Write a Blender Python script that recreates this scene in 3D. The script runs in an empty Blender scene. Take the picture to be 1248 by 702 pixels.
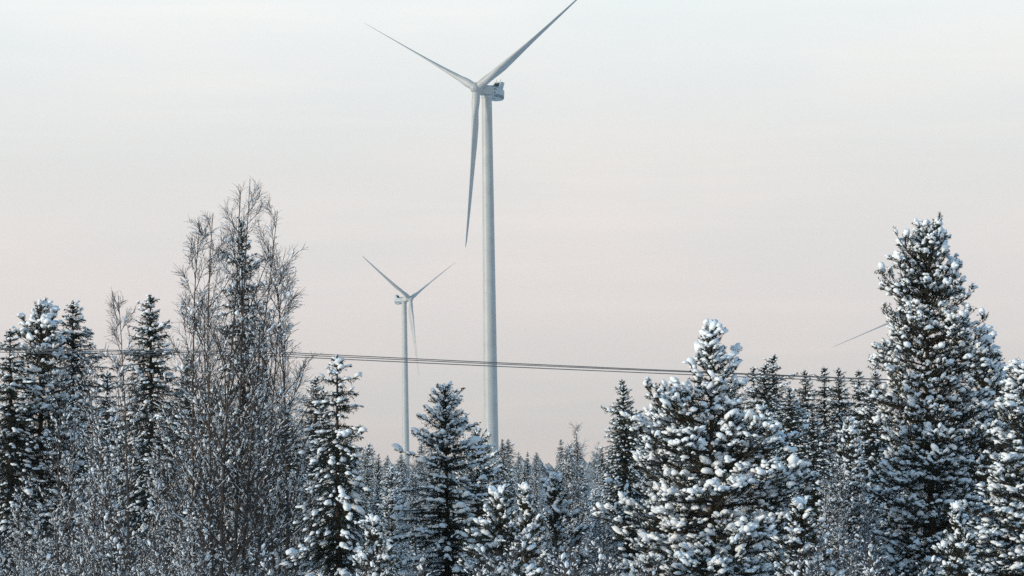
import bpy, math, zlib
import numpy as np
from mathutils import Vector, Matrix

# ------------------------------------------------------------------ camera, sky, sun
sc = bpy.context.scene
col = sc.collection
F, W, H = 3820.0, 1248.0, 702.0            # focal length and frame of the photograph, pixels
EYE = np.array([0.0, 0.0, 6.5])
PITCH, ROLL = math.atan(224 / F), math.radians(-0.75)
_fw = np.array([0, math.cos(PITCH), math.sin(PITCH)])
_up0 = np.array([0, -math.sin(PITCH), math.cos(PITCH)])
_rt0 = np.array([1.0, 0, 0])
_rt = _rt0 * math.cos(ROLL) + _up0 * math.sin(ROLL)
_up = -_rt0 * math.sin(ROLL) + _up0 * math.cos(ROLL)
cd = bpy.data.cameras.new('camera')
cam = bpy.data.objects.new('camera', cd)
col.objects.link(cam)
cd.sensor_width = 36.0
cd.lens = F / W * 36.0
cd.clip_start, cd.clip_end = 1.0, 20000.0
cam.matrix_world = Matrix(((_rt[0], _up[0], -_fw[0], EYE[0]), (_rt[1], _up[1], -_fw[1], EYE[1]),
                           (_rt[2], _up[2], -_fw[2], EYE[2]), (0, 0, 0, 1)))
sc.camera = cam

SUN_EL, SUN_AZ = math.radians(9.0), math.radians(-118.0)     # azimuth from +Y towards +X
SUN_STRENGTH, SUN_ANGLE = 2.9, math.radians(6.0)

world = bpy.data.worlds.new('World')
sc.world = world
world.use_nodes = True
nt = world.node_tree
nt.nodes.clear()
def N(tree, kind, **kw):
    n = tree.nodes.new(kind)
    for k, v in kw.items():
        setattr(n, k, v)
    return n
L = nt.links.new
out = N(nt, 'ShaderNodeOutputWorld')
sky = N(nt, 'ShaderNodeTexSky', sky_type='NISHITA', sun_disc=False)
sky.sun_elevation, sky.sun_rotation = SUN_EL, SUN_AZ
sky.air_density, sky.dust_density, sky.ozone_density = 1.0, 1.5, 1.0
bg_clear = N(nt, 'ShaderNodeBackground'); bg_clear.inputs['Strength'].default_value = 0.1
L(sky.outputs[0], bg_clear.inputs[0])
tc = N(nt, 'ShaderNodeTexCoord')
sep = N(nt, 'ShaderNodeSeparateXYZ'); L(tc.outputs['Generated'], sep.inputs[0])
def ramp(tree, stops, interp='LINEAR'):
    r = N(tree, 'ShaderNodeValToRGB')
    r.color_ramp.interpolation = interp
    e = r.color_ramp.elements
    while len(e) < len(stops):
        e.new(0.5)
    for el, (p, c) in zip(e, stops):
        el.position = p
        el.color = (*c, 1) if len(c) == 3 else c
    return r
# thin cloud veil: colour by height above the horizon, the same all the way round
zmap = N(nt, 'ShaderNodeMapRange'); zmap.inputs['From Min'].default_value = 0.0; zmap.inputs['From Max'].default_value = 0.6
L(sep.outputs['Z'], zmap.inputs['Value'])
def z2p(deg): return math.sin(math.radians(deg)) / 0.6
veil = ramp(nt, [(0.0, (.70, .645, .615)), (z2p(1.2), (.75, .705, .675)), (z2p(3.0), (.87, .805, .78)),
                 (z2p(5.6), (.885, .86, .84)), (z2p(8.6), (.965, 1.0, .995)), (z2p(14), (.82, .96, 1.02)),
                 (z2p(24), (.42, .71, .94)), (1.0, (.15, .42, .74))])
L(zmap.outputs[0], veil.inputs[0])
mp = N(nt, 'ShaderNodeMapping'); mp.inputs['Scale'].default_value = (9.0, 9.0, 30.0); mp.inputs['Rotation'].default_value = (0.02, 0.03, 0.4)
L(tc.outputs['Generated'], mp.inputs[0])
ns = N(nt, 'ShaderNodeTexNoise'); ns.inputs['Scale'].default_value = 1.0; ns.inputs['Detail'].default_value = 4.0; ns.inputs['Roughness'].default_value = .5
L(mp.outputs[0], ns.inputs['Vector'])
band = ramp(nt, [(.36, (0, 0, 0)), (.70, (1, 1, 1))], 'EASE'); L(ns.outputs[0], band.inputs[0])
cold = N(nt, 'ShaderNodeMix', data_type='RGBA', blend_type='MULTIPLY'); cold.inputs[0].default_value = 1.0
tint = ramp(nt, [(0.0, (.968, .988, .995)), (0.55, (1.0, 1.0, 1.0)), (1.0, (1.02, 1.01, 1.0))]); L(band.outputs[0], tint.inputs[0])
L(veil.outputs[0], cold.inputs[6]); L(tint.outputs[0], cold.inputs[7])
mp2 = N(nt, 'ShaderNodeMapping'); mp2.inputs['Scale'].default_value = (6.0, 6.0, 105.0); mp2.inputs['Rotation'].default_value = (0.0, -.05, .9)
L(tc.outputs['Generated'], mp2.inputs[0])
ns2 = N(nt, 'ShaderNodeTexNoise'); ns2.inputs['Scale'].default_value = 1.0; ns2.inputs['Detail'].default_value = 5.0; ns2.inputs['Roughness'].default_value = .55
ns2.inputs['Distortion'].default_value = .4
L(mp2.outputs[0], ns2.inputs['Vector'])
streak = ramp(nt, [(.48, (1, 1, 1)), (.74, (1.045, 1.028, 1.015))], 'EASE'); L(ns2.outputs[0], streak.inputs[0])
cold2 = N(nt, 'ShaderNodeMix', data_type='RGBA', blend_type='MULTIPLY'); cold2.inputs[0].default_value = 1.0
L(cold.outputs[2], cold2.inputs[6]); L(streak.outputs[0], cold2.inputs[7])
bg_veil = N(nt, 'ShaderNodeBackground'); bg_veil.inputs['Strength'].default_value = 1.0
L(cold2.outputs[2], bg_veil.inputs[0])
cover = ramp(nt, [(0.0, (.94,) * 3), (z2p(10), (.92,) * 3), (1.0, (.70,) * 3)]); L(zmap.outputs[0], cover.inputs[0])
mixs = N(nt, 'ShaderNodeMixShader')
L(cover.outputs[0], mixs.inputs[0]); L(bg_clear.outputs[0], mixs.inputs[1]); L(bg_veil.outputs[0], mixs.inputs[2])
L(mixs.outputs[0], out.inputs['Surface'])

sl = bpy.data.lights.new('sun', 'SUN')
sl.energy, sl.angle, sl.color = SUN_STRENGTH, SUN_ANGLE, (1.0, .92, .76)
sun = bpy.data.objects.new('sun', sl)
col.objects.link(sun)
to_sun = Vector((math.sin(SUN_AZ) * math.cos(SUN_EL), math.cos(SUN_AZ) * math.cos(SUN_EL), math.sin(SUN_EL)))
sun.rotation_euler = to_sun.to_track_quat('Z', 'Y').to_euler()
sun.location = (-300, -200, 300)

sc.view_settings.view_transform = 'Standard'
sc.view_settings.look = 'None'
sc.view_settings.exposure = 0.0
sc.view_settings.gamma = 1.0
sc.view_settings.use_curve_mapping = False
sc.cycles.use_denoising = False
sc.cycles.denoiser = 'OPENIMAGEDENOISE'
sc.cycles.max_bounces = 5
sc.cycles.diffuse_bounces = 3
sc.cycles.glossy_bounces = 2
sc.cycles.volume_bounces = 0

# ------------------------------------------------------------------ helpers
rng = np.random.default_rng(7)

def unproj(px, py, depth):
    return EYE + depth * (_fw + _rt * (px - W / 2) / F - _up * (py - H / 2) / F)

def smooth(a, b, x):
    t = np.clip((x - a) / (b - a), 0, 1)
    return t * t * (3 - 2 * t)

def ground_z(x, y):
    d = np.hypot(x, y)
    und = .35 * np.sin(x * .05 + 1.3) * np.cos(y * .037) + .2 * np.sin(x * .13 - y * .09)
    return 4.9 * (1 - smooth(10, 42, d)) + und * smooth(20, 60, d) + 3.0 * smooth(420, 1500, y)

def tag(o, label=None, cat=None, group=None, kind=None):
    if label: o['label'] = label
    if cat: o['category'] = cat
    if group: o['group'] = group
    if kind: o['kind'] = kind
    return o

def mesh_from(name, V, faces_list, mats, smooth_shade=True, mat_idx=None):
    """V (n,3); faces_list: list of int arrays (m,3) or (m,4)"""
    me = bpy.data.meshes.new(name)
    V = np.ascontiguousarray(V, dtype=np.float32)
    me.vertices.add(len(V)); me.vertices.foreach_set('co', V.ravel())
    loops = np.concatenate([f.ravel() for f in faces_list]).astype(np.int32)
    sizes = np.concatenate([np.full(len(f), f.shape[1]) for f in faces_list]).astype(np.int32)
    starts = np.concatenate([[0], np.cumsum(sizes)[:-1]]).astype(np.int32)
    me.loops.add(len(loops)); me.loops.foreach_set('vertex_index', loops)
    me.polygons.add(len(sizes)); me.polygons.foreach_set('loop_start', starts)
    try:
        me.polygons.foreach_set('loop_total', sizes)
    except Exception:
        pass
    me.polygons.foreach_set('use_smooth', np.full(len(sizes), bool(smooth_shade)))
    for m in (mats if isinstance(mats, (list, tuple)) else [mats]):
        me.materials.append(m)
    if mat_idx is not None:
        me.polygons.foreach_set('material_index', mat_idx.astype(np.int32))
    me.update(calc_edges=True)
    return me

def obj(name, me, parent=None):
    o = bpy.data.objects.new(name, me)
    col.objects.link(o)
    if parent is not None:
        o.parent = parent
    return o

def empty(name, loc=(0, 0, 0), rz=0.0):
    o = bpy.data.objects.new(name, None)
    o.empty_display_size = .3
    col.objects.link(o)
    o.location = loc
    o.rotation_euler = (0, 0, rz)
    return o

class Acc:
    """collects geometry for one mesh"""
    def __init__(s):
        s.V, s.T, s.Q, s.n = [], [], [], 0
    def add(s, V, T=None, Q=None):
        V = np.asarray(V, float).reshape(-1, 3)
        if T is not None and len(T): s.T.append(np.asarray(T, int).reshape(-1, 3) + s.n)
        if Q is not None and len(Q): s.Q.append(np.asarray(Q, int).reshape(-1, 4) + s.n)
        s.V.append(V); s.n += len(V)
    def mesh(s, name, mat, sm=True):
        fl = []
        if s.T: fl.append(np.concatenate(s.T))
        if s.Q: fl.append(np.concatenate(s.Q))
        return mesh_from(name, np.concatenate(s.V), fl, mat, sm)
    def tubes(s, P, R, sides=4):
        """P (N,K,3) curves, R (N,K) radii"""
        Nn, K, _ = P.shape
        if Nn == 0: return
        Tn = np.gradient(P, axis=1)
        Tn /= np.linalg.norm(Tn, axis=2, keepdims=True) + 1e-9
        ref = np.where(np.abs(Tn[..., 2:3]) > .9, np.array([1., 0, 0]), np.array([0, 0, 1.]))
        A = np.cross(Tn, ref); A /= np.linalg.norm(A, axis=2, keepdims=True) + 1e-9
        B = np.cross(Tn, A)
        ang = np.arange(sides) * 2 * np.pi / sides
        V = P[:, :, None] + R[:, :, None, None] * (A[:, :, None] * np.cos(ang)[:, None] + B[:, :, None] * np.sin(ang)[:, None])
        base = (np.arange(Nn) * K * sides)[:, None, None]
        k = (np.arange(K - 1) * sides)[None, :, None]
        j = np.arange(sides)[None, None]
        jn = (j + 1) % sides
        a, b = base + k + j, base + k + jn
        Q = np.stack([a, b, b + sides, a + sides], -1).reshape(-1, 4)
        s.add(V.reshape(-1, 3), Q=Q)

def ico(sub):
    t = (1 + 5 ** .5) / 2
    v = [(-1, t, 0), (1, t, 0), (-1, -t, 0), (1, -t, 0), (0, -1, t), (0, 1, t), (0, -1, -t), (0, 1, -t), (t, 0, -1), (t, 0, 1), (-t, 0, -1), (-t, 0, 1)]
    f = [(0, 11, 5), (0, 5, 1), (0, 1, 7), (0, 7, 10), (0, 10, 11), (1, 5, 9), (5, 11, 4), (11, 10, 2), (10, 7, 6), (7, 1, 8),
         (3, 9, 4), (3, 4, 2), (3, 2, 6), (3, 6, 8), (3, 8, 9), (4, 9, 5), (2, 4, 11), (6, 2, 10), (8, 6, 7), (9, 8, 1)]
    v = [np.array(p, float) / np.linalg.norm(p) for p in v]
    for _ in range(sub):
        mid, nf = {}, []
        def m(a, b):
            k = (min(a, b), max(a, b))
            if k not in mid:
                p = v[a] + v[b]; v.append(p / np.linalg.norm(p)); mid[k] = len(v) - 1
            return mid[k]
        for a, b, c in f:
            x, y, z = m(a, b), m(b, c), m(c, a)
            nf += [(a, x, z), (b, y, x), (c, z, y), (x, y, z)]
        f = nf
    return np.array(v), np.array(f)
def dome(seg=7, lats=(-28, 12, 50)):
    v = [(math.cos(math.radians(la)) * math.cos(6.2832 * k / seg + i * .4), math.cos(math.radians(la)) * math.sin(6.2832 * k / seg + i * .4), math.sin(math.radians(la)))
         for i, la in enumerate(lats) for k in range(seg)] + [(0, 0, -1), (0, 0, 1)]
    f = []
    for i in range(len(lats) - 1):
        for k in range(seg):
            a, b = i * seg + k, i * seg + (k + 1) % seg
            f += [(a, b, b + seg), (a, b + seg, a + seg)]
    n = seg * len(lats)
    for k in range(seg):
        f += [(n, (k + 1) % seg, k), (n + 1, n - seg + k, n - seg + (k + 1) % seg)]
    return np.array(v), np.array(f)
ICO1, ICO0 = dome(), ico(0)
def blob_variants(base, n, amp):
    vs = []
    for k in range(n):
        v = base[0].copy()
        for _ in range(4):                                   # lumpy, flat underneath
            d = rng.normal(size=3); d /= np.linalg.norm(d)
            v *= (1 + amp * np.clip(v @ d, -.2, 1) * rng.uniform(-.8, 1))[:, None]
        v *= (1 + rng.normal(0, amp * .35, len(v)))[:, None]
        v[:, 2] = np.where(v[:, 2] < 0, v[:, 2] * .55, v[:, 2])
        vs.append(v)
    return np.array(vs)
BLOB1, BLOB0 = blob_variants(ICO1, 10, .30), blob_variants(ICO0, 8, .3)

def blobs(acc, pos, size, direc=None, small=False):
    """snow lumps: pos (N,3), size (N,3) along/side/up, direc (N,3) long axis"""
    n = len(pos)
    if n == 0: return
    tv, tf = (BLOB0, ICO0[1]) if small else (BLOB1, ICO1[1])
    v = tv[rng.integers(0, len(tv), n)] * size[:, None, :]
    if direc is None:
        a = rng.uniform(0, 2 * np.pi, n)
        direc = np.stack([np.cos(a), np.sin(a), np.zeros(n)], 1)
    d = direc / (np.linalg.norm(direc, axis=1, keepdims=True) + 1e-9)
    sd = np.cross(np.array([0, 0, 1.]), d); sd /= np.linalg.norm(sd, axis=1, keepdims=True) + 1e-6
    u = np.cross(d, sd)
    V = pos[:, None] + v[..., 0:1] * d[:, None] + v[..., 1:2] * sd[:, None] + v[..., 2:3] * u[:, None]
    m = tv.shape[1]
    Tt = tf[None] + (np.arange(n) * m)[:, None, None]
    acc.add(V.reshape(-1, 3), T=Tt.reshape(-1, 3))

def reseed(word):
    global rng
    rng = np.random.default_rng(zlib.crc32(word.encode()))

def norm(v): return v / (np.linalg.norm(v, axis=-1, keepdims=True) + 1e-9)

def grow(S, D, Ln, K, trop, jit):
    """curves from S along D; trop upward pull per step (scalar or list)"""
    n = len(S)
    P = np.zeros((n, K, 3)); P[:, 0] = S
    d = norm(np.asarray(D, float))
    st = (np.asarray(Ln) / (K - 1))[:, None]
    for k in range(1, K):
        t = trop[k - 1] if hasattr(trop, '__len__') else trop
        d = norm(d + np.array([0, 0, 1.]) * t + rng.normal(0, jit, (n, 3)))
        P[:, k] = P[:, k - 1] + d * st
    return P

def sample(P, idx, t):
    """point and tangent on curve idx at t in 0..1"""
    K = P.shape[1]
    x = np.clip(t, 0, .999) * (K - 1)
    k = x.astype(int); fr = (x - k)[:, None]
    a, b = P[idx, k], P[idx, k + 1]
    return a * (1 - fr) + b * fr, norm(b - a)

def needles(acc, S, E, per_m, length, width, fwd=.8):
    """thin needle triangles round the shoots S->E"""
    n = len(S)
    ln = np.linalg.norm(E - S, axis=1)
    cnt = np.maximum(3, (ln * per_m).astype(int))
    idx = np.repeat(np.arange(n), cnt)
    m = len(idx)
    d = norm(E - S)[idx]
    t = rng.random(m)[:, None]
    p = S[idx] * (1 - t) + E[idx] * t
    q = norm(np.cross(d, rng.normal(size=(m, 3))))
    dirn = norm(q + d * fwd * rng.uniform(.5, 1.3, m)[:, None])
    w = norm(np.cross(dirn, rng.normal(size=(m, 3)))) * width * rng.uniform(.6, 1.2, m)[:, None]
    tip = p + dirn * length * rng.uniform(.7, 1.15, m)[:, None]
    V = np.stack([p - w, p + w, tip], 1).reshape(-1, 3)
    acc.add(V, T=np.arange(m * 3).reshape(-1, 3))

# ------------------------------------------------------------------ materials
def mat(name, rgb, rough=.8, var=.0, scale=6.0, bump=0.0, bscale=20.0, spec=.3, rgb2=None, sss=0.0):
    m = bpy.data.materials.new(name); m.use_nodes = True
    t = m.node_tree; b = t.nodes['Principled BSDF']
    b.inputs['Roughness'].default_value = rough
    b.inputs['Specular IOR Level'].default_value = spec
    cn = N(t, 'ShaderNodeTexCoord')
    no = N(t, 'ShaderNodeTexNoise'); no.inputs['Scale'].default_value = scale; no.inputs['Detail'].default_value = 5
    t.links.new(cn.outputs['Object'], no.inputs['Vector'])
    c2 = rgb2 or tuple(min(1, c * (1 + var)) for c in rgb)
    c1 = rgb if rgb2 else tuple(c * (1 - var) for c in rgb)
    r = ramp(t, [(.32, c1), (.68, c2)]); t.links.new(no.outputs[0], r.inputs[0])
    t.links.new(r.outputs[0], b.inputs['Base Color'])
    if bump:
        n2 = N(t, 'ShaderNodeTexNoise'); n2.inputs['Scale'].default_value = bscale; n2.inputs['Detail'].default_value = 3
        t.links.new(cn.outputs['Object'], n2.inputs['Vector'])
        bp = N(t, 'ShaderNodeBump'); bp.inputs['Strength'].default_value = bump; bp.inputs['Distance'].default_value = .03
        t.links.new(n2.outputs[0], bp.inputs['Height']); t.links.new(bp.outputs[0], b.inputs['Normal'])
    return m
M = dict(
    snow=mat('snow', (.85, .87, .89), .75, rgb2=(.91, .92, .93), scale=3, bump=.5, bscale=22, spec=.15),
    ground=mat('snow_ground', (.78, .80, .83), .8, rgb2=(.86, .87, .89), scale=.3, bump=.6, bscale=2, spec=.15),
    spruce=mat('spruce_needles', (.010, .016, .011), .7, rgb2=(.030, .038, .024), scale=2.2, spec=.2),
    pine=mat('pine_needles', (.014, .019, .012), .7, rgb2=(.042, .046, .026), scale=2.2, spec=.2),
    bark=mat('conifer_bark', (.028, .022, .018), .9, rgb2=(.065, .045, .032), scale=9, bump=.6, bscale=40),
    pbark=mat('pine_bark', (.03, .022, .016), .9, rgb2=(.085, .05, .032), scale=7, bump=.6, bscale=40),
    birch=mat('birch_bark', (.045, .038, .034), .9, rgb2=(.13, .095, .075), scale=5, bump=.4, bscale=40),
    twig=mat('birch_twigs', (.035, .033, .034), .9, rgb2=(.085, .08, .08), scale=5),
    paint=mat('turbine_paint', (.41, .405, .385), .45, rgb2=(.475, .465, .44), scale=.25, spec=.4),
    paint2=mat('turbine_housing_paint', (.40, .44, .45), .5, rgb2=(.48, .51, .51), scale=.5, spec=.4),
    dark=mat('dark_opening', (.012, .012, .014), .6, var=.2),
    grille=mat('cooler_grille', (.10, .085, .07), .6, rgb2=(.2, .16, .12), scale=3),
    letter=mat('lettering_blue', (.02, .05, .10), .5, var=.15),
    wire=mat('wire_aluminium', (.07, .07, .072), .6, rgb2=(.20, .20, .21), scale=.9),
    pole=mat('pole_wood', (.06, .05, .04), .9, rgb2=(.14, .11, .085), scale=4, bump=.4),
    insul=mat('insulator_porcelain', (.10, .05, .03), .3, var=.2),
)

# ------------------------------------------------------------------ ground
xs = np.concatenate([np.linspace(-3600, -160, 26), np.linspace(-150, 150, 76), np.linspace(160, 3600, 26)])
ys = np.concatenate([np.linspace(-400, -40, 10), np.linspace(-32, 300, 100), np.linspace(310, 1500, 40), np.linspace(1600, 3900, 14)])
X, Y = np.meshgrid(xs, ys)
Z = ground_z(X, Y)
nx, ny = len(xs), len(ys)
i, j = np.meshgrid(np.arange(nx - 1), np.arange(ny - 1))
a = (j * nx + i).ravel()
g = obj('ground', mesh_from('ground', np.stack([X, Y, Z], -1).reshape(-1, 3), [np.stack([a, a + 1, a + nx + 1, a + nx], 1)], M['ground']))
tag(g, 'snow covered forest floor stretching to the horizon', kind='structure')

# ------------------------------------------------------------------ wind turbines
def loft(rings, cap=True, closed=True):
    R = np.array(rings); n, k, _ = R.shape
    a = (np.arange(n - 1) * k)[:, None]; j = np.arange(k)[None]; jn = (j + 1) % k
    Q = np.stack([a + j, a + jn, a + k + jn, a + k + j], -1).reshape(-1, 4)
    V = R.reshape(-1, 3); T = []
    if cap:
        V = np.concatenate([V, R[0].mean(0)[None], R[-1].mean(0)[None]])
        c0, c1 = n * k, n * k + 1
        T = [(c0, (q + 1) % k, q) for q in range(k)] + [(c1, (n - 1) * k + q, (n - 1) * k + (q + 1) % k) for q in range(k)]
    return V, np.array(T).reshape(-1, 3), Q

def lofted(name, rings, m, parent, sm=True):
    V, T, Q = loft(rings)
    ac = Acc(); ac.add(V, T, Q)
    me = ac.mesh(name, m, sm)
    o = obj(name, me, parent)
    if sm:
        es = me.edges
        bpy.context.view_layer.objects.active = o
        try: me.set_sharp_from_angle(angle=math.radians(42))
        except Exception: pass
    return o

def rrect(w, h, r, n=5):
    pts = []
    for cx, cy, a0 in ((w / 2 - r, h / 2 - r, 0), (-w / 2 + r, h / 2 - r, 90), (-w / 2 + r, -h / 2 + r, 180), (w / 2 - r, -h / 2 + r, 270)):
        for k in range(n):
            t = math.radians(a0 + 90 * k / (n - 1)); pts.append((cx + r * math.cos(t), cy + r * math.sin(t)))
    return np.array(pts)

def make_turbine(hub, yaw_deg, tilt_deg, phase, label, group=None, Lb=62.5, tip_fwd=4.0, pitch=87.0):
    yaw, tilt = math.radians(yaw_deg), math.radians(tilt_deg)
    OV = 6.6                                              # hub centre to tower axis
    fx, fy = -math.sin(yaw), -math.cos(yaw)
    bx, by = hub[0] - fx * OV * math.cos(tilt), hub[1] - fy * OV * math.cos(tilt)
    bz = float(ground_z(bx, by)) - .2
    root = empty('wind_turbine', (bx, by, bz), -yaw)
    tag(root, label, 'wind turbine', group)
    hz = hub[2] - bz
    n = np.array([0, -math.cos(tilt), math.sin(tilt)]); v = np.array([0, math.sin(tilt), math.cos(tilt)]); u = np.array([1., 0, 0])
    hc = np.array([0, -OV * math.cos(tilt), hz])
    top = hz - OV * math.sin(tilt) - 2.3
    ang = np.arange(48) * 2 * np.pi / 48
    circ = np.stack([np.cos(ang), np.sin(ang), 0 * ang], 1)
    rad = lambda z: 2.85 + (1.95 - 2.85) * (z / top) ** 1.15
    zs = np.linspace(0, top, 30)
    tower = lofted('tower', [circ * rad(z) + [0, 0, z] for z in zs], M['paint'], root)
    for k in range(1, 5):
        z = top * (.03 + .23 * k)
        lofted('flange', [circ * (rad(z) + .0) + [0, 0, z - .16], circ * (rad(z) + .035) + [0, 0, z - .13], circ * (rad(z) + .035) + [0, 0, z + .13], circ * rad(z) + [0, 0, z + .16]], M['paint2'], tower)
    lofted('yaw_bearing', [circ * 2.1 + [0, 0, top - .5], circ * 2.2 + [0, 0, top - .3], circ * 2.2 + [0, 0, top + .5]], M['paint2'], root)
    # nacelle: q = metres behind the hub along the axis
    def ring(q, w, h, dz, r):
        p = rrect(w, h, r)
        return hc - n * q + u * p[:, :1] + v * (p[:, 1:] + dz)
    nac = lofted('nacelle', [ring(7.8, 4.1, 3.95, .1, .55), ring(8.0, 4.3, 4.2, .02, .6), ring(11.0, 4.3, 4.75, -.25, .6), ring(14.2, 4.3, 4.7, -.2, .7),
                             ring(15.2, 4.0, 4.2, -.1, .9), ring(15.75, 3.2, 3.2, 0, 1.0), ring(15.95, 2.0, 2.0, 0, .8)], M['paint2'], root)
    lofted('front_housing', [ring(2.1, 2.7, 2.7, 0, 1.2), ring(2.3, 3.3, 3.2, 0, 1.2), ring(3.4, 4.0, 3.7, .12, .8), ring(5, 4.2, 3.9, .15, .6), ring(7.65, 4.2, 3.95, .12, .55)], M['paint'], nac)
    lofted('joint_gap', [ring(7.6, 3.9, 3.7, .1, .5), ring(7.85, 3.9, 3.7, .1, .5)], M['dark'], nac)
    # cooler tower on the roof: slanted hood, dark mouth, grille
    def pr(q, x, z): return hc - n * q + u * x + v * z
    hood = np.array([[pr(12.0, -1.7, 1.95), pr(14.6, -1.7, 1.95), pr(15.5, -1.7, 4.7), pr(13.6, -1.7, 4.9)],
                     [pr(12.0, -1.6, 1.95), pr(14.6, -1.6, 1.95), pr(15.5, -1.6, 4.75), pr(13.6, -1.6, 4.95)],
                     [pr(12.0, 1.6, 1.95), pr(14.6, 1.6, 1.95), pr(15.5, 1.6, 4.75), pr(13.6, 1.6, 4.95)],
                     [pr(12.0, 1.7, 1.95), pr(14.6, 1.7, 1.95), pr(15.5, 1.7, 4.7), pr(13.6, 1.7, 4.9)]])
    hood_o = lofted('cooler_hood', hood, M['paint2'], nac, False)
    mo = np.array([[pr(12.35, x, 3.0), pr(12.8, x, 3.0), pr(13.5, x, 4.3), pr(13.25, x, 4.4)] for x in (-1.1, 1.1)])
    lofted('intake', mo, M['dark'], hood_o, False)
    lofted('roof_hatch', [ring(8.3, 3.0, .5, 2.3, .12), ring(10.6, 3.0, .7, 2.35, .12)], M['grille'], nac)
    def rod(name, p0, p1, r, m):
        ac = Acc(); P = np.array([[p0, (np.array(p0) + p1) / 2, p1]]); ac.tubes(P, np.full((1, 3), r), 8)
        return obj(name, ac.mesh(name, m), nac)
    for x in (-1.0, 1.0):
        rod('wind_mast', pr(13.9, x, 4.4), pr(13.9, x, 6.0), .06, M['dark'])
    rod('handrail', pr(8.4, 1.5, 3.0), pr(11.2, 1.5, 3.0), .05, M['dark'])
    # lettering and emblem on both flanks
    for sgn in (1, -1):
        cu = bpy.data.curves.new('lettering', 'FONT'); cu.body = 'Gamesa'; cu.size = 2.7; cu.extrude = .02; cu.offset = .025
        to = bpy.data.objects.new('lettering', cu); col.objects.link(to)
        dg = bpy.context.evaluated_depsgraph_get()
        me = bpy.data.meshes.new_from_object(to.evaluated_get(dg)); bpy.data.objects.remove(to)
        me.materials.clear(); me.materials.append(M['letter'])
        lo = obj('lettering', me, nac)
        ex = -n * sgn * .74; ey = v; ez = u * sgn
        o0 = pr(8.35 if sgn > 0 else 14.9, sgn * 2.165, -1.8)
        lo.matrix_local = Matrix(((ex[0], ey[0], ez[0], o0[0]), (ex[1], ey[1], ez[1], o0[1]), (ex[2], ey[2], ez[2], o0[2]), (0, 0, 0, 1)))
        arc = []
        for q in range(9):
            t = math.radians(20 + 150 * q / 8); arc.append((9.3 + .8 * math.cos(t), .25 + .75 * math.sin(t)))
        ac = Acc(); xx = sgn * 2.165
        P = np.array([[pr(q, xx, z + .35) for q, z in arc]]); ac.tubes(P, np.array([np.linspace(.06, .2, 9)]), 6)
        obj('emblem', ac.mesh('emblem', M['letter']), nac)
    # hub with rounded spinner
    def hr(q, r): return hc + n * q + (u[None] * np.cos(ang)[:, None] + v[None] * np.sin(ang)[:, None]) * r
    lofted('hub', [hr(-1.9, 1.5), hr(-1.7, 1.95), hr(-.6, 2.25), hr(.6, 2.2), hr(1.4, 1.95), hr(2.1, 1.5), hr(2.6, .95), hr(2.85, .4)], M['paint'], root)
    # blades
    af = []
    for k in range(28):
        th = 2 * math.pi * k / 28
        x = .5 + .5 * math.cos(th)                     # 0 leading edge, 1 trailing edge
        yt = 5 * (.2969 * math.sqrt(x) - .126 * x - .3516 * x ** 2 + .2843 * x ** 3 - .1036 * x ** 4)
        af.append((x, (yt if th < math.pi else -yt * .8)))
    af = np.array(af)
    cc = np.array([[.5 + .5 * math.cos(2 * math.pi * k / 28), .5 * math.sin(2 * math.pi * k / 28)] for k in range(28)])
    rs = np.concatenate([np.linspace(1.4, 16, 14), np.linspace(18, 57, 20), [58.4, 59.3, 59.8, 60]])
    for b in range(3):
        a = math.radians(phase + 120 * b)
        rd = u * math.cos(a) + v * math.sin(a)
        tg = -u * math.sin(a) + v * math.cos(a)
        rings = []
        for r in rs:
            ch = float(np.interp(r, [1.4, 3.5, 8, 13, 20, 30, 40, 50, 57, 59.3, 60], [3.0, 3.1, 4.0, 4.7, 4.0, 2.75, 2.0, 1.35, .85, .4, .12]))
            tk = float(np.interp(r, [1.4, 3.5, 8, 13, 20, 30, 45, 60], [1, 1, .62, .40, .30, .24, .19, .16]))
            wb = float(smooth(3.0, 9.0, r))
            tw = float(np.interp(r, [0, 10, 20, 40, 60], [14, 12, 7, 2, -1]))
            be = math.radians(pitch + tw)
            le = n * math.sin(be) - tg * math.cos(be)
            th = np.cross(rd, le)
            sec = cc * (1 - wb) + np.stack([af[:, 0], af[:, 1] * tk], 1) * wb
            ax = .5 * (1 - wb) + .33 * wb
            cen = hc + rd * r * Lb / 60 + n * tip_fwd * (.45 * r / 60 + .55 * (r / 60) ** 2)
            rings.append(cen + le * ((ax - sec[:, :1]) * ch) + th * (sec[:, 1:] * ch))
        lofted('blade', rings, M['paint'], root)
    return root

make_turbine(unproj(580.5, 107.5, 1204), 36.8, 5, 31.0, 'tall white wind turbine with its nacelle right of the tower, lettering on its side')
make_turbine(unproj(500, 364, 2467), -49, 6, 29.6, 'smaller far-off white wind turbine with its nacelle left of the tower', tip_fwd=2.8)
make_turbine(unproj(1098, 387, 2600), 20, 5, -37.5, 'wind turbine mostly hidden behind the big pine, one blade tip showing')

# ------------------------------------------------------------------ trees
def finish(name, trunk, crown, snow, mats, cat_names=('trunk', 'crown', 'snow')):
    """prototype = dict of meshes"""
    return [(cn, ac.mesh(name + '_' + cn, m)) for cn, ac, m in zip(cat_names, (trunk, crown, snow), mats) if ac.n]

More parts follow.
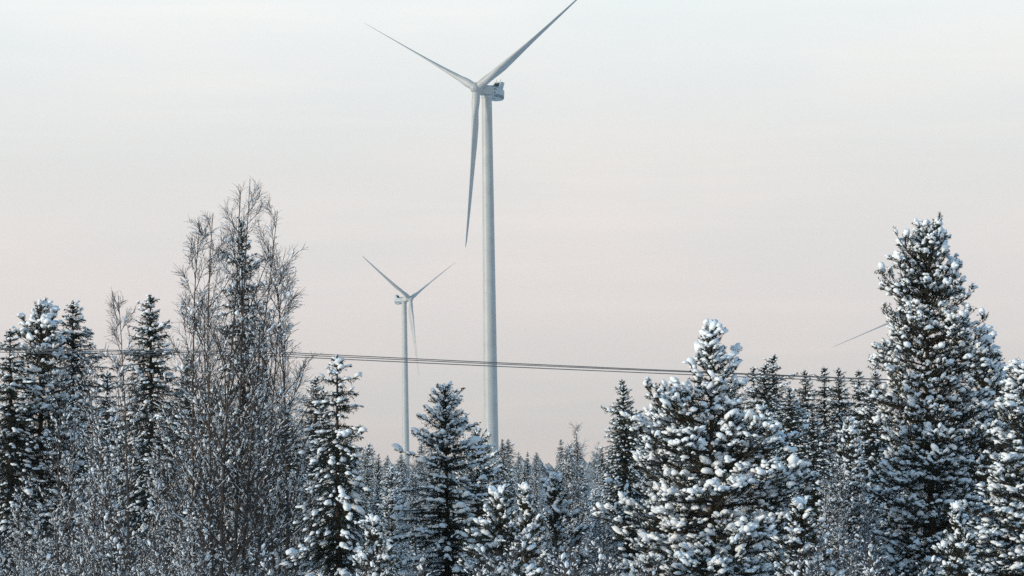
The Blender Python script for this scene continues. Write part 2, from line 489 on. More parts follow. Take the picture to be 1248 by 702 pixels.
def conifer_trunk(ac, Ht, r0, lean=.02):
    K = 24
    z = np.linspace(-.3, Ht, K)
    ph = rng.uniform(0, 6.28, 2)
    x = lean * Ht * .25 * np.sin(z / Ht * 3 + ph[0]); y = lean * Ht * .25 * np.sin(z / Ht * 2.6 + ph[1])
    s = np.clip(z / Ht, 0, 1); x *= s * (1 - s) * 3; y *= s * (1 - s) * 3
    P = np.stack([x, y, z], 1)[None]
    R = (r0 * (1 - np.clip(z / Ht, 0, 1)) ** .9 + .012)[None]
    ac.tubes(P, R, 9)
    return P[0]

def radial(az, el):
    return np.stack([np.cos(az) * np.cos(el), np.sin(az) * np.cos(el), np.sin(el)], 1)

def make_pine(name, Ht, prof, whorl=.42, per=5, shoot=.2, snow_amt=.75, clump=.115, el_top=58, el_low=8, z_low=.12, lump=.28, arms=(), dens=1.0):
    """Scots pine: ascending boughs, tufted shoots, a lump of snow on most tufts"""
    reseed(name)
    tr, cr, sn = Acc(), Acc(), Acc()
    TP = conifer_trunk(tr, Ht, Ht * .011 + .03)
    S, D, Ln = [], [], []
    z = Ht - .18
    azs = rng.uniform(0, 6.28)
    ph = rng.uniform(0, 6.28, 6)
    px_, pr_ = [p[0] for p in prof], [p[1] for p in prof]
    while z > Ht * z_low:
        dt = Ht - z
        R0 = np.interp(dt, px_, pr_)
        m = max(3, int(per + rng.integers(-1, 2)))
        azs += rng.uniform(.3, .9)
        for k in range(m):
            az = azs + k * 6.283 / m + rng.normal(0, .18)
            lum = 1 + lump * (.6 * math.sin(2 * az + ph[0] + dt * .8) + .6 * math.sin(3 * az + ph[1] - dt * 1.1) + .5 * math.sin(az + ph[2] + dt * 1.7))
            s = np.clip(dt / (Ht * .55), 0, 1)
            el = math.radians(el_top + (el_low - el_top) * s ** .7 + rng.normal(0, 7))
            ln = R0 * lum * rng.uniform(.75, 1.12) / max(.55, math.cos(el) ** .6)
            zz = z + rng.normal(0, .06)
            S.append([np.interp(zz, TP[:, 2], TP[:, 0]), np.interp(zz, TP[:, 2], TP[:, 1]), zz]); D.append([az, el]); Ln.append(max(.12, ln))
        z -= whorl * rng.uniform(.75, 1.2) * (1 - .35 * math.exp(-dt / 1.0))
    for (dt, azd, ln, el) in arms:                                    # single long boughs that stick out
        S.append([0, 0, Ht - dt]); D.append([math.radians(azd), math.radians(el)]); Ln.append(ln)
    S, D, Ln = np.array(S), np.array(D), np.array(Ln)
    B = grow(S, radial(D[:, 0], D[:, 1]), Ln, 8, [-.10, -.06, -.02, .05, .09, .12, .14], .035)
    tr.tubes(B, np.linspace(1, .25, 8)[None] * (.010 + .011 * Ln)[:, None], 5)
    # second order
    def side(P, Lp, spacing, t0, ang, frac, lmin, lmax, K, up):
        cnt = np.maximum(1, (Lp * (1 - t0) / spacing).astype(int))
        idx = np.repeat(np.arange(len(P)), cnt); m = len(idx)
        t = t0 + (1 - t0) * rng.random(m)
        p, tg = sample(P, idx, t)
        sd = norm(np.cross(tg, np.array([0, 0, 1.])) * np.where(rng.random(m) < .5, 1, -1)[:, None] + np.array([0, 0, 1.]) * rng.normal(.25, .45, m)[:, None])
        an = np.radians(ang) * rng.uniform(.7, 1.3, m)
        d = tg * np.cos(an)[:, None] + sd * np.sin(an)[:, None]
        ln = np.clip(frac * Lp[idx] * (1.15 - t), lmin, lmax) * rng.uniform(.75, 1.2, m)
        return grow(p, d, ln, K, up, .05), ln
    C, Lc = side(B, Ln, .155 / dens, .16, 50, .55, .22, .95, 5, .08)
    tr.tubes(C, np.linspace(1, .4, 5)[None] * (.006 + .008 * Lc)[:, None], 3)
    E, Le = side(C, Lc, .16 / dens, .25, 45, .6, .12, .4, 3, .12)
    # shoots: ends of all orders
    ends = [(B[:, -2], B[:, -1]), (C[:, -2], C[:, -1]), (E[:, 0], E[:, -1])]
    s0 = np.concatenate([e[0] for e in ends]); s1 = np.concatenate([e[1] for e in ends])
    dr = norm(s1 - s0 + np.array([0, 0, .02]))
    s1 = s1 + dr * shoot * .45
    s0 = s1 - dr * shoot
    needles(cr, s0, s1, 105, .095, .0125, .8)
    # bough foliage further in, sparser
    for P, lp in ((C, Lc),):
        needles(cr, P[:, 0], P[:, -1], 50, .09, .0125, .7)
    inner = np.linspace(.05, .6, 5)
    for k in range(4):
        ii = np.arange(len(B)); pa, _ = sample(B, ii, np.full(len(B), inner[k])); pb, _ = sample(B, ii, np.full(len(B), inner[k + 1]))
        needles(cr, pa, pb, 60, .17, .018, .5)
    # snow
    keep = rng.random(len(s0)) < snow_amt
    p = (s0 * .45 + s1 * .55)[keep]; d = dr[keep].copy(); d[:, 2] *= .5
    k = len(p); sc_ = clump * np.exp(np.clip(rng.normal(-.1, .36, k), -1, .42))
    p[:, 2] += sc_ * .28 + .035
    blobs(sn, p, np.stack([sc_ * rng.uniform(.95, 1.75, k), sc_ * rng.uniform(.7, 1.0, k), sc_ * rng.uniform(.55, .85, k)], 1), d)
    for q_ in range(1):                                              # each lump breaks up into smaller ones
        o_ = norm(rng.normal(size=(k, 3)) * np.array([1, 1, .35])) * (sc_ * rng.uniform(.7, 1.25, k))[:, None]
        s2 = sc_ * rng.uniform(.3, .65, k)
        blobs(sn, p + o_ - np.array([0, 0, .25]) * sc_[:, None] * rng.random(k)[:, None], np.stack([s2 * 1.25, s2, s2 * .85], 1), None, small=True)
    # smaller crumbs on the inner boughs
    idx = rng.integers(0, len(C), int(len(C) * .3)); q, tg = sample(C, idx, rng.uniform(.2, .8, len(idx)))
    cs = rng.uniform(.035, .07, len(idx)); q[:, 2] += .025
    blobs(sn, q, np.stack([cs * 1.6, cs, cs * .7], 1), tg, small=True)
    return finish(name, tr, cr, sn, (M['pbark'], M['pine'], M['snow']))

def make_spruce(name, Ht, prof, whorl=.3, per=6, droop=1.0, snow_amt=.7, pad=.10, z_low=.06, lump=.2, twig=.42, tdens=.085, rise=0.0):
    reseed(name)
    tr, cr, sn = Acc(), Acc(), Acc()
    TP = conifer_trunk(tr, Ht, Ht * .010 + .03, .012)
    S, D, Ln, Fr = [], [], [], []
    px_, pr_ = [p[0] for p in prof], [p[1] for p in prof]
    z = Ht - .28; azs = 0; ph = rng.uniform(0, 6.28, 4)
    while z > Ht * z_low:
        dt = Ht - z; R0 = np.interp(dt, px_, pr_)
        m = max(3, int(per + rng.integers(-1, 2)))
        if dt < 1.2: m = max(3, m - 2)
        azs += rng.uniform(.3, .9); wl = rng.uniform(.82, 1.15)
        for k in range(m):
            az = azs + k * 6.283 / m + rng.normal(0, .2)
            lum = 1 + lump * (math.sin(2 * az + ph[0] + dt) + .7 * math.sin(3 * az + ph[1] - dt * 1.4))
            s = np.clip(dt / (Ht * .6), 0, 1)
            el = math.radians(52 * (1 - s) ** 2.0 - 6 * s * droop + rise * (1 - .5 * s) + rng.normal(0, 5))
            zz = z + rng.normal(0, .07)
            S.append([np.interp(zz, TP[:, 2], TP[:, 0]), np.interp(zz, TP[:, 2], TP[:, 1]), zz])
            D.append([az, el]); Ln.append(max(.1, R0 * lum * wl * rng.uniform(.72, 1.12) / max(.62, math.cos(el)))); Fr.append(s)
        z -= whorl * rng.uniform(.7, 1.25) * (1 - .3 * math.exp(-dt / .8))
    S, D, Ln, Fr = np.array(S), np.array(D), np.array(Ln), np.array(Fr)
    B = grow(S, radial(D[:, 0], D[:, 1]), Ln, 9, [x * droop for x in (-.10, -.13, -.13, -.10, -.04, .05, .12, .15)], .02)
    tr.tubes(B, np.linspace(1, .22, 9)[None] * (.008 + .009 * Ln)[:, None], 4)
    cnt = np.maximum(3, (Ln / tdens * 1.7).astype(int))
    idx = np.repeat(np.arange(len(B)), cnt); m = len(idx)
    t = rng.uniform(.04, 1, m) ** .8
    p, tg = sample(B, idx, t)
    sd = norm(np.cross(tg, np.array([0, 0, 1.]))) * np.where(rng.random(m) < .5, 1, -1)[:, None]
    an = np.radians(rng.uniform(38, 68, m))
    d = tg * np.cos(an)[:, None] + sd * np.sin(an)[:, None]
    d[:, 2] -= rng.uniform(-.05, .75, m) * droop
    ln = np.clip(twig * (1.25 - t) * np.minimum(1.0, Ln[idx] * 1.1), .07, .55) * rng.uniform(.7, 1.25, m)
    Tw = grow(p, d, ln, 4, -.07 * droop, .06)
    for P, dn in ((Tw, 52), (B, 45)):
        for k in range(P.shape[1] - 1):
            needles(cr, P[:, k], P[:, k + 1], dn, .058, .013, .8)
    for k in range(3):                                                # sprays close to the stem
        needles(cr, B[:, k], B[:, k + 1], 55, .17, .017, .45)
    # pads of snow along the boughs, heavier towards the ends
    cnt = np.maximum(2, (Ln / .15 * snow_amt).astype(int))
    idx = np.repeat(np.arange(len(B)), cnt); m = len(idx)
    t = rng.uniform(.12, 1.0, m) ** .6
    p, tg = sample(B, idx, t)
    wd = pad * (.62 + .42 * np.minimum(1.0, Ln[idx])) * np.exp(rng.normal(0, .28, m))
    off = norm(np.cross(tg, np.array([0, 0, 1.]))) * (rng.normal(0, .55, m) * wd)[:, None]
    p = p + off; p[:, 2] += wd * .22 + .02 - np.abs(np.linalg.norm(off, axis=1)) * .25
    blobs(sn, p, np.stack([wd * rng.uniform(1.0, 1.5, m), wd * rng.uniform(.75, 1.0, m), wd * rng.uniform(.5, .75, m)], 1), tg)
    # small lumps on the side twigs
    k = rng.random(len(Tw)) < snow_amt * .16
    q, tg = Tw[k, 2], norm(Tw[k, 3] - Tw[k, 1]); ws = rng.uniform(.03, .065, len(q)); q = q + np.array([0, 0, .02])
    blobs(sn, q, np.stack([ws * 1.7, ws, ws * .75], 1), tg, small=True)
    return finish(name, tr, cr, sn, (M['bark'], M['spruce'], M['snow']))

def make_birch(name, stems, n1=30, n2=7, n3=5, t_low=.18, snow_amt=.5, rtw=.0055, l1=.30, l2=.5, l3=.55, ang1=42, up=.10, r0=.085, crumbs=1.0):
    """leafless birch; stems: (x, y, lean_x, lean_y, length)"""
    reseed(name)
    tr, cr, sn = Acc(), Acc(), Acc()
    st = np.array(stems, float)
    S = np.stack([st[:, 0], st[:, 1], np.full(len(st), -.25)], 1)
    Dv = np.stack([st[:, 2], st[:, 3], np.ones(len(st))], 1)
    T = grow(S, Dv, st[:, 4], 18, .006, .016)
    tr.tubes(T, (np.linspace(1, .1, 18) ** 1.15)[None] * (r0 * st[:, 4] / 14)[:, None] + .004, 8)
    def kids(P, Lp, n, t0, t1, ang, lf, lmin, K, trop, jit, up_bias=0.0):
        m = len(P) * n
        idx = np.repeat(np.arange(len(P)), n)
        t = t0 + (t1 - t0) * (np.tile(np.arange(n), len(P)) + rng.random(m)) / n
        p, tg = sample(P, idx, t)
        q = norm(np.cross(tg, rng.normal(size=(m, 3))))
        q[:, 2] += up_bias; q = norm(q)
        an = np.radians(ang) * rng.uniform(.65, 1.3, m)
        d = tg * np.cos(an)[:, None] + q * np.sin(an)[:, None]
        ln = np.maximum(lmin, lf * Lp[idx] * np.minimum(.72, 1.12 - t)) * rng.uniform(.7, 1.25, m)
        return grow(p, d, ln, K, trop, jit), ln
    B, L1 = kids(T, st[:, 4], n1, t_low, .97, ang1, l1, .5, 10, up, .035)
    C, L2 = kids(B, L1, n2, .15, .97, 36, l2, .3, 6, up * .4, .05, .15)
    E, L3 = kids(C, L2, n3, .15, .98, 36, l3, .25, 5, -.05, .06, .1)
    tr.tubes(B, np.linspace(1, .3, 10)[None] * (.006 + .0075 * L1)[:, None], 5)
    cr.tubes(C, np.linspace(1, .55, 6)[None] * (rtw + .0035 * L2)[:, None], 3)
    cr.tubes(E, np.linspace(1, .6, 5)[None] * np.full((len(E), 1), rtw), 3)
    # snow lying along the limbs: thin ridges, broken up
    for P, Lp, r, pr in ((B, L1, .018, .85), (C, L2, .014, .75), (E, L3, .011, .5)):
        K = P.shape[1]
        a = P[:, :-1].reshape(-1, 3); b = P[:, 1:].reshape(-1, 3)
        d = norm(b - a); fl = np.sqrt(1 - d[:, 2] ** 2)
        zf = np.clip((a[:, 2]) / st[:, 4].max(), 0, 1)
        k = rng.random(len(a)) < snow_amt * pr * (fl ** 1.5) * (1.35 - .95 * zf)
        a, b, d = a[k], b[k], d[k]
        if not len(a): continue
        rr = r * np.exp(rng.normal(0, .3, len(a)))
        liftv = np.array([0, 0, 1.]) * (rr * .9)[:, None]
        sp = np.stack([a + liftv * .5, a * .65 + b * .35 + liftv, a * .3 + b * .7 + liftv, b + liftv * .5], 1)
        sn.tubes(sp, rr[:, None] * np.array([.45, 1, .9, .4])[None], 4)
    nb = int(len(C) * 1.6 * crumbs)
    idx = rng.integers(0, len(C), nb); q, tg = sample(C, idx, rng.uniform(0, 1, nb))
    zf = np.clip(q[:, 2] / st[:, 4].max(), 0, 1)
    k = rng.random(nb) < (1.2 - .95 * zf)
    q, tg = q[k], tg[k]; cs = .016 + .05 * rng.random(len(q)) ** 2.5; q = q + np.array([0, 0, .012])
    blobs(sn, q, np.stack([cs * 1.5, cs, cs * .8], 1), tg, small=True)
    return finish(name, tr, cr, sn, (M['birch'], M['twig'], M['snow']))

def height(proto): return max(max(v.co.z for v in me.vertices) for _, me in proto[:1]) if False else proto_h[id(proto)]
proto_h = {}
def reg(p):
    h = 0
    for _, me in p:
        a = np.empty(len(me.vertices) * 3, np.float32); me.vertices.foreach_get('co', a); h = max(h, float(a[2::3].max()))
    proto_h[id(p)] = h
    return p

PINE_BIG = reg(make_pine('big_pine', 14.8, [(0, .3), (.4, .75), (1.0, 1.1), (2, 1.35), (3, 1.5), (5, 1.85), (8, 2.2), (11, 2.3), (14, 1.6)], whorl=.37, per=6,
                         lump=.16, snow_amt=.55, clump=.086, arms=((1.9, 180, 1.5, 20), (2.1, 185, 1.4, 15), (3.6, 182, 1.7, 5), (4.3, 5, 2.2, 25), (4.6, -5, 2.4, 25), (4.9, 2, 2.3, 15))))
PINE_WIDE = reg(make_pine('wide_pine', 11.2, [(0, .12), (.5, .30), (1.2, .52), (1.7, .6), (2.3, .55), (2.8, .95), (3.4, 1.75), (4.2, 2.2), (6, 2.7), (8, 2.9), (11, 2.2)], whorl=.37, per=6,
                          lump=.40, snow_amt=.60, clump=.102, el_top=50, arms=((1.6, 5, .95, 35), (1.9, -8, 1.0, 20), (2.1, 180, 1.5, 15), (2.4, 176, 1.4, 10), (3.1, 178, 1.8, 35))))
PINE_MID = reg(make_pine('mid_pine', 12.0, [(0, .08), (.6, .45), (1.8, .85), (4, 1.35), (7, 1.9), (11, 1.7)], whorl=.40, per=6, snow_amt=.6, clump=.088, dens=.95))
PINE_YOUNG = reg(make_pine('young_pine', 5.5, [(0, .04), (.5, .18), (1.2, .45), (2.5, .95), (4.5, 1.3), (5.5, 1.1)], whorl=.40, per=5, snow_amt=.75, clump=.07, el_top=66, el_low=22, shoot=.24, z_low=.05, dens=.8))
SPR_OPEN = reg(make_spruce('open_spruce', 10.0, [(0, .04), (.5, .22), (1.2, .55), (2.0, .75), (3.5, 1.25), (6, 1.9), (10, 2.3)], whorl=.34, per=7, droop=1.15, snow_amt=.52, pad=.09, lump=.22))
SPR_DENSE = reg(make_spruce('dense_spruce', 9.4, [(0, .03), (.5, .28), (1.5, .9), (3, 1.5), (5, 2.05), (9.4, 2.4)], whorl=.24, per=7, droop=.55, snow_amt=.8, pad=.082, rise=14, lump=.14))
SPR_NARROW = reg(make_spruce('narrow_spruce', 12.0, [(0, .03), (.6, .28), (1.5, .62), (3, 1.05), (6, 1.6), (12, 2.0)], whorl=.26, per=7, droop=.9, snow_amt=.55, pad=.070))
SPR_SLIM = reg(make_spruce('slim_spruce', 12.0, [(0, .03), (.6, .2), (1.5, .5), (3, .85), (6, 1.25), (12, 1.7)], whorl=.28, per=6, droop=1.0, snow_amt=.5, pad=.068, lump=.3))
BIRCH_BIG = reg(make_birch('big_birch', [(-.2, 0, -.045, .0, 14.8), (.0, .1, .0, -.03, 15.4), (.1, -.1, .05, .02, 15.8), (.2, .1, .10, -.02, 14.9), (.3, .0, .15, .03, 13.4)],
                          n1=32, n2=8, n3=5, l1=.30, ang1=42, up=.055, rtw=.0046, snow_amt=.5, crumbs=.5, r0=.055, t_low=.2))
BIRCH_SLIM = reg(make_birch('slim_birch', [(0, 0, .02, 0, 12.0), (.12, .05, -.05, .03, 10.2)], n1=30, n2=7, n3=6, l1=.26, ang1=40, snow_amt=.5, r0=.06))
BIRCH_FROST = reg(make_birch('frosted_birch', [(0, 0, 0, 0, 9.0), (.1, .1, .07, .04, 8.2), (-.1, 0, -.08, -.02, 8.0)], n1=26, n2=7, n3=6, l1=.26, t_low=.08, snow_amt=.8, r0=.07, rtw=.005, crumbs=.8))
SHRUB = reg(make_birch('shrub', [(0, 0, 0, 0, 4.6), (.1, 0, .25, .05, 4.3), (-.1, .1, -.28, .1, 4.2), (0, -.1, .05, -.25, 4.2), (0, .1, -.1, .28, 4.4)], n1=15, n2=6, n3=6, l1=.36, t_low=.06, snow_amt=.62, r0=.09, rtw=.005, crumbs=.8))

def plant(proto, name, cat, px, py, depth, label, group=None, rz=None, wide=1.0):
    top = unproj(px, py, depth)
    return plant_at(proto, name, cat, top[0], top[1], top[2], label, group, rz, wide)

def plant_at(proto, name, cat, x, y, ztop, label, group=None, rz=None, wide=1.0, lean=0.0):
    gz = float(ground_z(x, y)) - .05
    s = (ztop - gz) / proto_h[id(proto)]
    root = empty(name, (x, y, gz), rng.uniform(0, 6.28) if rz is None else rz)
    if lean: root.rotation_euler.x, root.rotation_euler.y = rng.normal(0, lean, 2)
    root.scale = (s * wide, s * wide, s)
    tag(root, label, cat, group)
    for cn, me in proto:
        o = obj(cn, me, root)
        if cn == 'snow': o['kind'] = 'stuff'
    return root

reseed('planting')
P_, S_, B_, SH = ('pine_tree', 'pine tree'), ('spruce_tree', 'spruce tree'), ('birch_tree', 'birch tree'), ('frosted_shrub', 'shrub')
# the trees one can tell apart: prototype, name, pixel of the top, distance, label
plant(PINE_BIG, *P_, 1128, 256, 100, 'tallest snow-laden pine, broad crown hiding all but a blade of a turbine', rz=0)
plant(PINE_WIDE, *P_, 866, 388, 95, 'bushy pine heavy with round snow clumps, power line passing behind its top', rz=0)
plant(PINE_MID, *P_, 811, 470, 99, 'snow-clumped pine pressed against the left flank of the bushy pine', rz=2.2, wide=.95)
plant(PINE_MID, *P_, 1246, 434, 92, 'snowy pine half cut off beside the tallest pine', rz=.8, wide=1.25)
plant(PINE_MID, *P_, 1196, 392, 104, 'pine merged into the right flank of the tallest pine', rz=3.8, wide=1.0)
plant(PINE_YOUNG, *P_, 1166, 606, 78, 'small snow-capped pine at the foot of the tallest pine')
plant(SPR_OPEN, *S_, 411, 430, 95, 'open layered spruce with drooping snow-loaded boughs, tip touching the wires', rz=2.2, wide=1.0)
plant(SPR_DENSE, *S_, 542, 464, 100, 'dense cone-shaped spruce between the two turbine towers', rz=.3, wide=.88)
plant(SPR_DENSE, *S_, 581, 519, 108, 'spruce leaning into the right side of the cone-shaped spruce', rz=2.3, wide=.85)
plant(SPR_NARROW, *S_, 760, 468, 112, 'narrow dark spruce just left of the bushy snow-clumped pine', rz=.5, wide=.9)
plant(PINE_YOUNG, *P_, 608, 585, 84, 'young pine in front of the large turbine tower', rz=.5, wide=1.15)
plant(PINE_YOUNG, *P_, 640, 583, 90, 'young pine with upright snowy candles next to a frosted birch', rz=2.6)
plant(PINE_YOUNG, *P_, 676, 570, 100, 'young pine half buried in the frosted birch', rz=4.0)
plant(PINE_YOUNG, *P_, 975, 600, 86, 'low bluish pine on the shaded side of the bushy pine', rz=1.1, wide=1.2)
plant(PINE_YOUNG, *P_, 455, 622, 82, 'low young pine at the foot of the layered spruce', rz=3.0)
plant(SPR_NARROW, *S_, 294, 262, 109, 'tall spruce standing inside the big bare birch', rz=1.4, wide=.62)
plant(SPR_NARROW, *S_, 183, 358, 117, 'slender spruce with pointed tip behind the slim birch', rz=2.9, wide=1.15)
plant(SPR_SLIM, *S_, 12, 400, 124, 'spruce at the end of the row crossed by the wires', rz=.2, wide=1.4)
plant(PINE_MID, *P_, 50, 361, 126, 'round-topped snowy pine behind the wires', rz=4.4, wide=1.15)
plant(SPR_NARROW, *S_, 89, 365, 128, 'pointed spruce next to the round-topped pine', rz=5.2, wide=1.3)
plant(SPR_SLIM, *S_, 131, 452, 122, 'short bluish spruce between the pointed spruce and slim birch', rz=3.6, wide=1.2)
plant(SPR_NARROW, *S_, 228, 430, 121, 'spruce hidden low behind the big bare birch', rz=.9)
plant(SPR_NARROW, *S_, 350, 498, 118, 'spruce in the gap between bare birch and layered spruce', rz=1.9)
plant(BIRCH_BIG, *B_, 266, 214, 96, 'big leafless birch with several stems and a wide fan of twigs', rz=0)
plant(BIRCH_SLIM, *B_, 343, 290, 99, 'leafless birch reaching out on the right side of the big bare birch', rz=1.7, wide=1.15)
plant(BIRCH_SLIM, *B_, 236, 258, 98, 'leafless birch rising on the left side of the big bare birch', rz=5.4, wide=1.0)
plant(BIRCH_SLIM, *B_, 152, 348, 93, 'slim leafless birch with snow-lined lower limbs', rz=1.0)
plant(BIRCH_SLIM, *B_, 345, 440, 101, 'leafless birch leaning out towards the layered spruce', rz=.4)
plant(BIRCH_FROST, *B_, 703, 512, 118, 'grey frosted birch left of the narrow dark spruce', rz=.8)
plant(BIRCH_FROST, *B_, 1018, 545, 112, 'blue-grey frosted birch in the hollow between the two biggest pines', rz=2.0)
plant(BIRCH_FROST, *B_, 1052, 575, 104, 'frosted birch touching the shaded flank of the tallest pine', rz=4.0)
plant(BIRCH_FROST, *B_, 657, 598, 93, 'low pale frosted birch between two young pines', rz=1.6)
plant(BIRCH_FROST, *B_, 736, 592, 100, 'pale frosted birch at the foot of the narrow dark spruce', rz=5.1)
plant(BIRCH_FROST, *B_, 505, 560, 120, 'frosted birch behind the young pine beneath the far turbine', rz=3.1)
# frosted birch thicket in front of the left-hand trees
for px, py, d, where in ((-18, 520, 92, 'at the foot of the spruce ending the row'), (72, 430, 103, 'between the round-topped pine and the pointed spruce'), (112, 500, 95, 'below the short bluish spruce'),
                         (205, 490, 99, 'between the slim birch and the big bare birch'), (318, 520, 101, 'under the right-hand twigs of the big bare birch'), (375, 560, 103, 'touching the layered spruce'),
                         (30, 570, 84, 'low in front of the round-topped pine'), (230, 600, 83, 'low before the stems of the big bare birch')):
    plant(BIRCH_FROST if py > 450 else BIRCH_SLIM, *B_, px, py, d, 'frost-covered birch ' + where, 'birches of the frosted thicket')
# spruces of the row behind the wires, right of the bushy pine
nth = ('first', 'second', 'third', 'fourth', 'fifth', 'sixth', 'seventh', 'eighth', 'ninth')
ROW = [f'{q} spruce from the bushy pine in the row of pointed tops behind the wires' for q in nth] + [
    'spruce above the frosted birch, lower than the row of pointed tops', 'snowy pine filling the row just left of the tallest pine', 'snowy pine below the row, beside the bushy pine',
    'spruce with its pointed top showing right of the tallest pine', 'spruce behind the pine that is half cut off']
for k, (px, py, d, pr, wd) in enumerate(((893, 462, 176, SPR_SLIM, 1), (918, 446, 150, SPR_SLIM, 1.1), (942, 431, 146, SPR_NARROW, 1.1), (962, 470, 138, SPR_NARROW, 1.1),
        (981, 450, 158, SPR_NARROW, 1), (1004, 446, 152, SPR_SLIM, 1.15), (1022, 447, 149, SPR_NARROW, .95), (1046, 450, 147, SPR_SLIM, 1.2), (1060, 470, 136, SPR_NARROW, 1.1),
        (990, 500, 128, SPR_NARROW, 1.1), (1034, 505, 126, PINE_MID, 1), (930, 490, 132, PINE_MID, 1), (1218, 428, 150, SPR_NARROW, 1), (1238, 470, 140, SPR_SLIM, 1.2))):
    nm = P_ if pr is PINE_MID else S_
    plant(pr, *nm, px, py, d, ROW[k], 'pines below the spruce row' if pr is PINE_MID else 'spruces of the row behind the pines', wide=wd)
# low frosted shrubs filling the foot of the wood
for x0, x1, cnt in ((-30, 400, 11), (430, 520, 2), (600, 740, 4), (955, 1070, 4)):
    for k in range(cnt):
        px = x0 + (x1 - x0) * (k + rng.random()) / cnt
        d = rng.uniform(70, 108)
        t = unproj(px, rng.uniform(622, 672), d); t[2] = max(t[2], 3.2)
        plant_at(SHRUB, *SH, t[0], t[1], t[2], 'low frost-covered shrub at the foot of the wood', 'frosted shrubs at the foot of the wood', wide=1.1)
# trees of the wood behind: rows of conifers growing smaller with distance
FAR = [SPR_SLIM, SPR_NARROW, PINE_MID, SPR_NARROW, BIRCH_FROST]
spots = []
for d0, d1, nn in ((135, 185, 44), (185, 250, 54), (250, 340, 60), (340, 470, 64), (470, 640, 40)):
    for k in range(nn):
        d = rng.uniform(d0, d1)
        px = -110 + 1470 * (k + rng.random()) / nn
        spots.append((px, d, d0))
for px, d, d0 in spots:
    x = (px - 624) * d / F
    if 425 < px < 745:                                    # low open middle: tops stay near the far skyline
        row = rng.uniform(575, 625) if d < 185 else rng.uniform(556, 600) if d < 250 else rng.uniform(541, 572) if d < 340 else rng.uniform(533, 556)
        ht = 6.5 + (575 - row) * d / F - float(ground_z(x, d))
    else: ht = rng.uniform(8.5, 11.5)
    pr = FAR[rng.integers(0, len(FAR))]
    if pr is BIRCH_FROST and not 425 < px < 745: ht *= .8
    nm = P_ if pr is PINE_MID else B_ if pr is BIRCH_FROST else S_
    far = 'hazy distant' if d > 250 else 'half-hidden'
    kind = nm[1].split()[0]
    plant_at(pr, *nm, x, d, float(ground_z(x, d)) + ht, f'{far} snowy {kind} in the wood behind the front trees', f'{far} {kind} trees of the wood', wide=rng.uniform(.85, 1.4), lean=.016)

# beyond about 650 m the wood reads as one mass: simple ragged conifers, joined
nf = 1700
d = np.sqrt(rng.uniform(640 ** 2, 3300 ** 2, nf)); th = rng.uniform(-.62, .62, nf)
fx_, fy_ = d * np.sin(th), d * np.cos(th)
ok = np.ones(nf, bool)
fx_, fy_ = fx_[ok], fy_[ok]
gz_ = ground_z(fx_, fy_); hts = rng.uniform(7.5, 11.0, len(fx_)); rws = rng.uniform(1.5, 2.6, len(fx_)) * (1 + d / 1200)
k6 = np.arange(6) * np.pi / 3
lev = [(0.04, .9), (.35, .75), (.33, .95), (.62, .45), (.60, .6), (1.0, .02)]
ringv = []
for hf, rf in lev:
    rr = rws[:, None] * rf * rng.uniform(.7, 1.25, (len(fx_), 6))
    ringv.append(np.stack([fx_[:, None] + rr * np.cos(k6), fy_[:, None] + rr * np.sin(k6), (gz_ + hts * hf)[:, None] + rng.normal(0, .2, rr.shape)], -1))
RV = np.stack(ringv, 1)
nt_, nl = len(fx_), len(lev)
bb = (np.arange(nt_) * nl * 6)[:, None, None]; kk = (np.arange(nl - 1) * 6)[None, :, None]; jj = np.arange(6)[None, None]; jn = (jj + 1) % 6
Qf = np.stack([bb + kk + jj, bb + kk + jn, bb + kk + 6 + jn, bb + kk + 6 + jj], -1).reshape(-1, 4)
fm = mat('far_forest', (.02, .028, .02), .9, rgb2=(.42, .44, .47), scale=.35)
df = obj('distant_forest', mesh_from('distant_forest', RV.reshape(-1, 3), [Qf], fm, False))
tag(df, 'far-off snowy conifer forest reaching to the horizon', kind='stuff')

# ------------------------------------------------------------------ power line
pole_px, pole_d = 322.0, 114.5
pt = unproj(pole_px, 424, pole_d)
pgz = float(ground_z(pt[0], pt[1]))
pole = empty('utility_pole', (pt[0], pt[1], pgz))
tag(pole, 'wooden power line pole hidden inside the big bare birch', 'utility pole')
hh = pt[2] - pgz
ac = Acc(); z = np.linspace(-.5, hh + .1, 10); ac.tubes(np.stack([0 * z, 0 * z, z], 1)[None], np.linspace(.15, .10, 10)[None], 12)
obj('shaft', ac.mesh('shaft', M['pole']), pole)
arm = Acc(); arm.tubes(np.array([[[-.12, -.9, hh - .25], [-.12, 0, hh - .25], [-.12, .9, hh - .25]]]), np.full((1, 3), .06), 4)
obj('crossarm', arm.mesh('crossarm', M['pole']), pole)
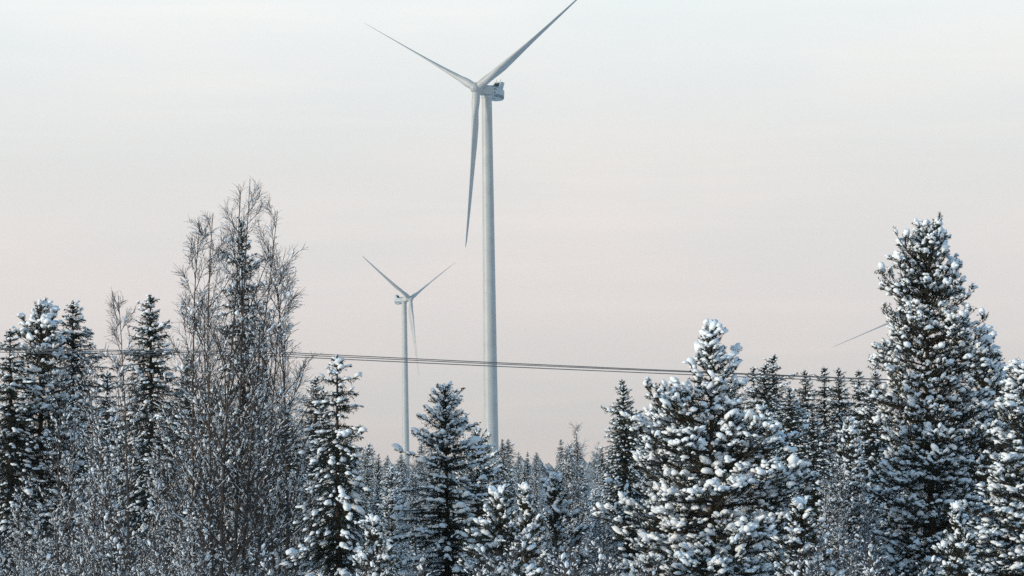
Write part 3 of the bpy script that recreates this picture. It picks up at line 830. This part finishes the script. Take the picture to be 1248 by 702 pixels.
# wires: height (photo row) at the frame edges and the pole, own distance each
wires = [((424.0, 428.3, 472.0), 113.7, 'upper'), ((425.6, 430.6, 472.0), 115.4, 'middle'), ((428.6, 433.2, 475.5), 114.2, 'lower')]
wl = {'upper': 'upper of three dark power wires strung across the wood', 'middle': 'middle power wire, almost touching the upper wire', 'lower': 'lowest of three dark power wires with a clear gap above it'}
for (ya, yp, yb), d, nm in wires:
    A, Pm, Bm = unproj(-60, ya - .9, d), unproj(pole_px, yp, d), unproj(1330, yb, d)
    def span(a, b, sag, k=40):
        s = np.linspace(0, 1, k)[:, None]
        p = a * (1 - s) + b * s; p[:, 2] -= (4 * s * (1 - s))[:, 0] * sag
        return p
    pts = np.concatenate([span(A, Pm, .03), span(Pm, Bm, .05)[1:]])
    ac = Acc(); ac.tubes(pts[None], np.full((1, len(pts)), .0175), 6)
    w_ = obj('power_wire', ac.mesh('power_wire', M['wire']))
    tag(w_, wl[nm], 'wire', 'power line wires')
    lo = Pm - np.array([pt[0], pt[1], pgz])
    ii = Acc(); zz = np.array([-.22, -.18, -.16, -.10, -.08, -.03, -.02]); ii.tubes((lo + np.stack([0 * zz, 0 * zz, zz], 1))[None], np.array([[.03, .03, .06, .05, .06, .04, .02]]), 8)
    obj('insulator', ii.mesh('insulator', M['insul']), pole)

# ------------------------------------------------------------------ haze: even, thin winter air round everything
hx, y0, y1, z0, z1 = 3650, -450, 3950, -2.5, 240
V = np.array([(x, y, z) for z in (z0, z1) for x, y in ((-hx, y0), (hx, y0), (hx, y1), (-hx, y1))], float)
Qh = np.array([(0, 3, 2, 1), (4, 5, 6, 7), (0, 1, 5, 4), (1, 2, 6, 5), (2, 3, 7, 6), (3, 0, 4, 7)])
hm = bpy.data.materials.new('haze_air'); hm.use_nodes = True
t = hm.node_tree; t.nodes.clear()
o_ = N(t, 'ShaderNodeOutputMaterial'); pv = N(t, 'ShaderNodeVolumePrincipled')
pv.inputs['Color'].default_value = (.86, .90, .95, 1); pv.inputs['Density'].default_value = .00005; pv.inputs['Anisotropy'].default_value = .2
t.links.new(pv.outputs[0], o_.inputs['Volume'])
hz_ = obj('haze', mesh_from('haze', V, [Qh], hm, False))
tag(hz_, 'thin pale winter haze in the air', kind='stuff')
import sys
print('TRIS', sum(sum(len(p.vertices) - 2 for p in me.polygons) for me in bpy.data.meshes))
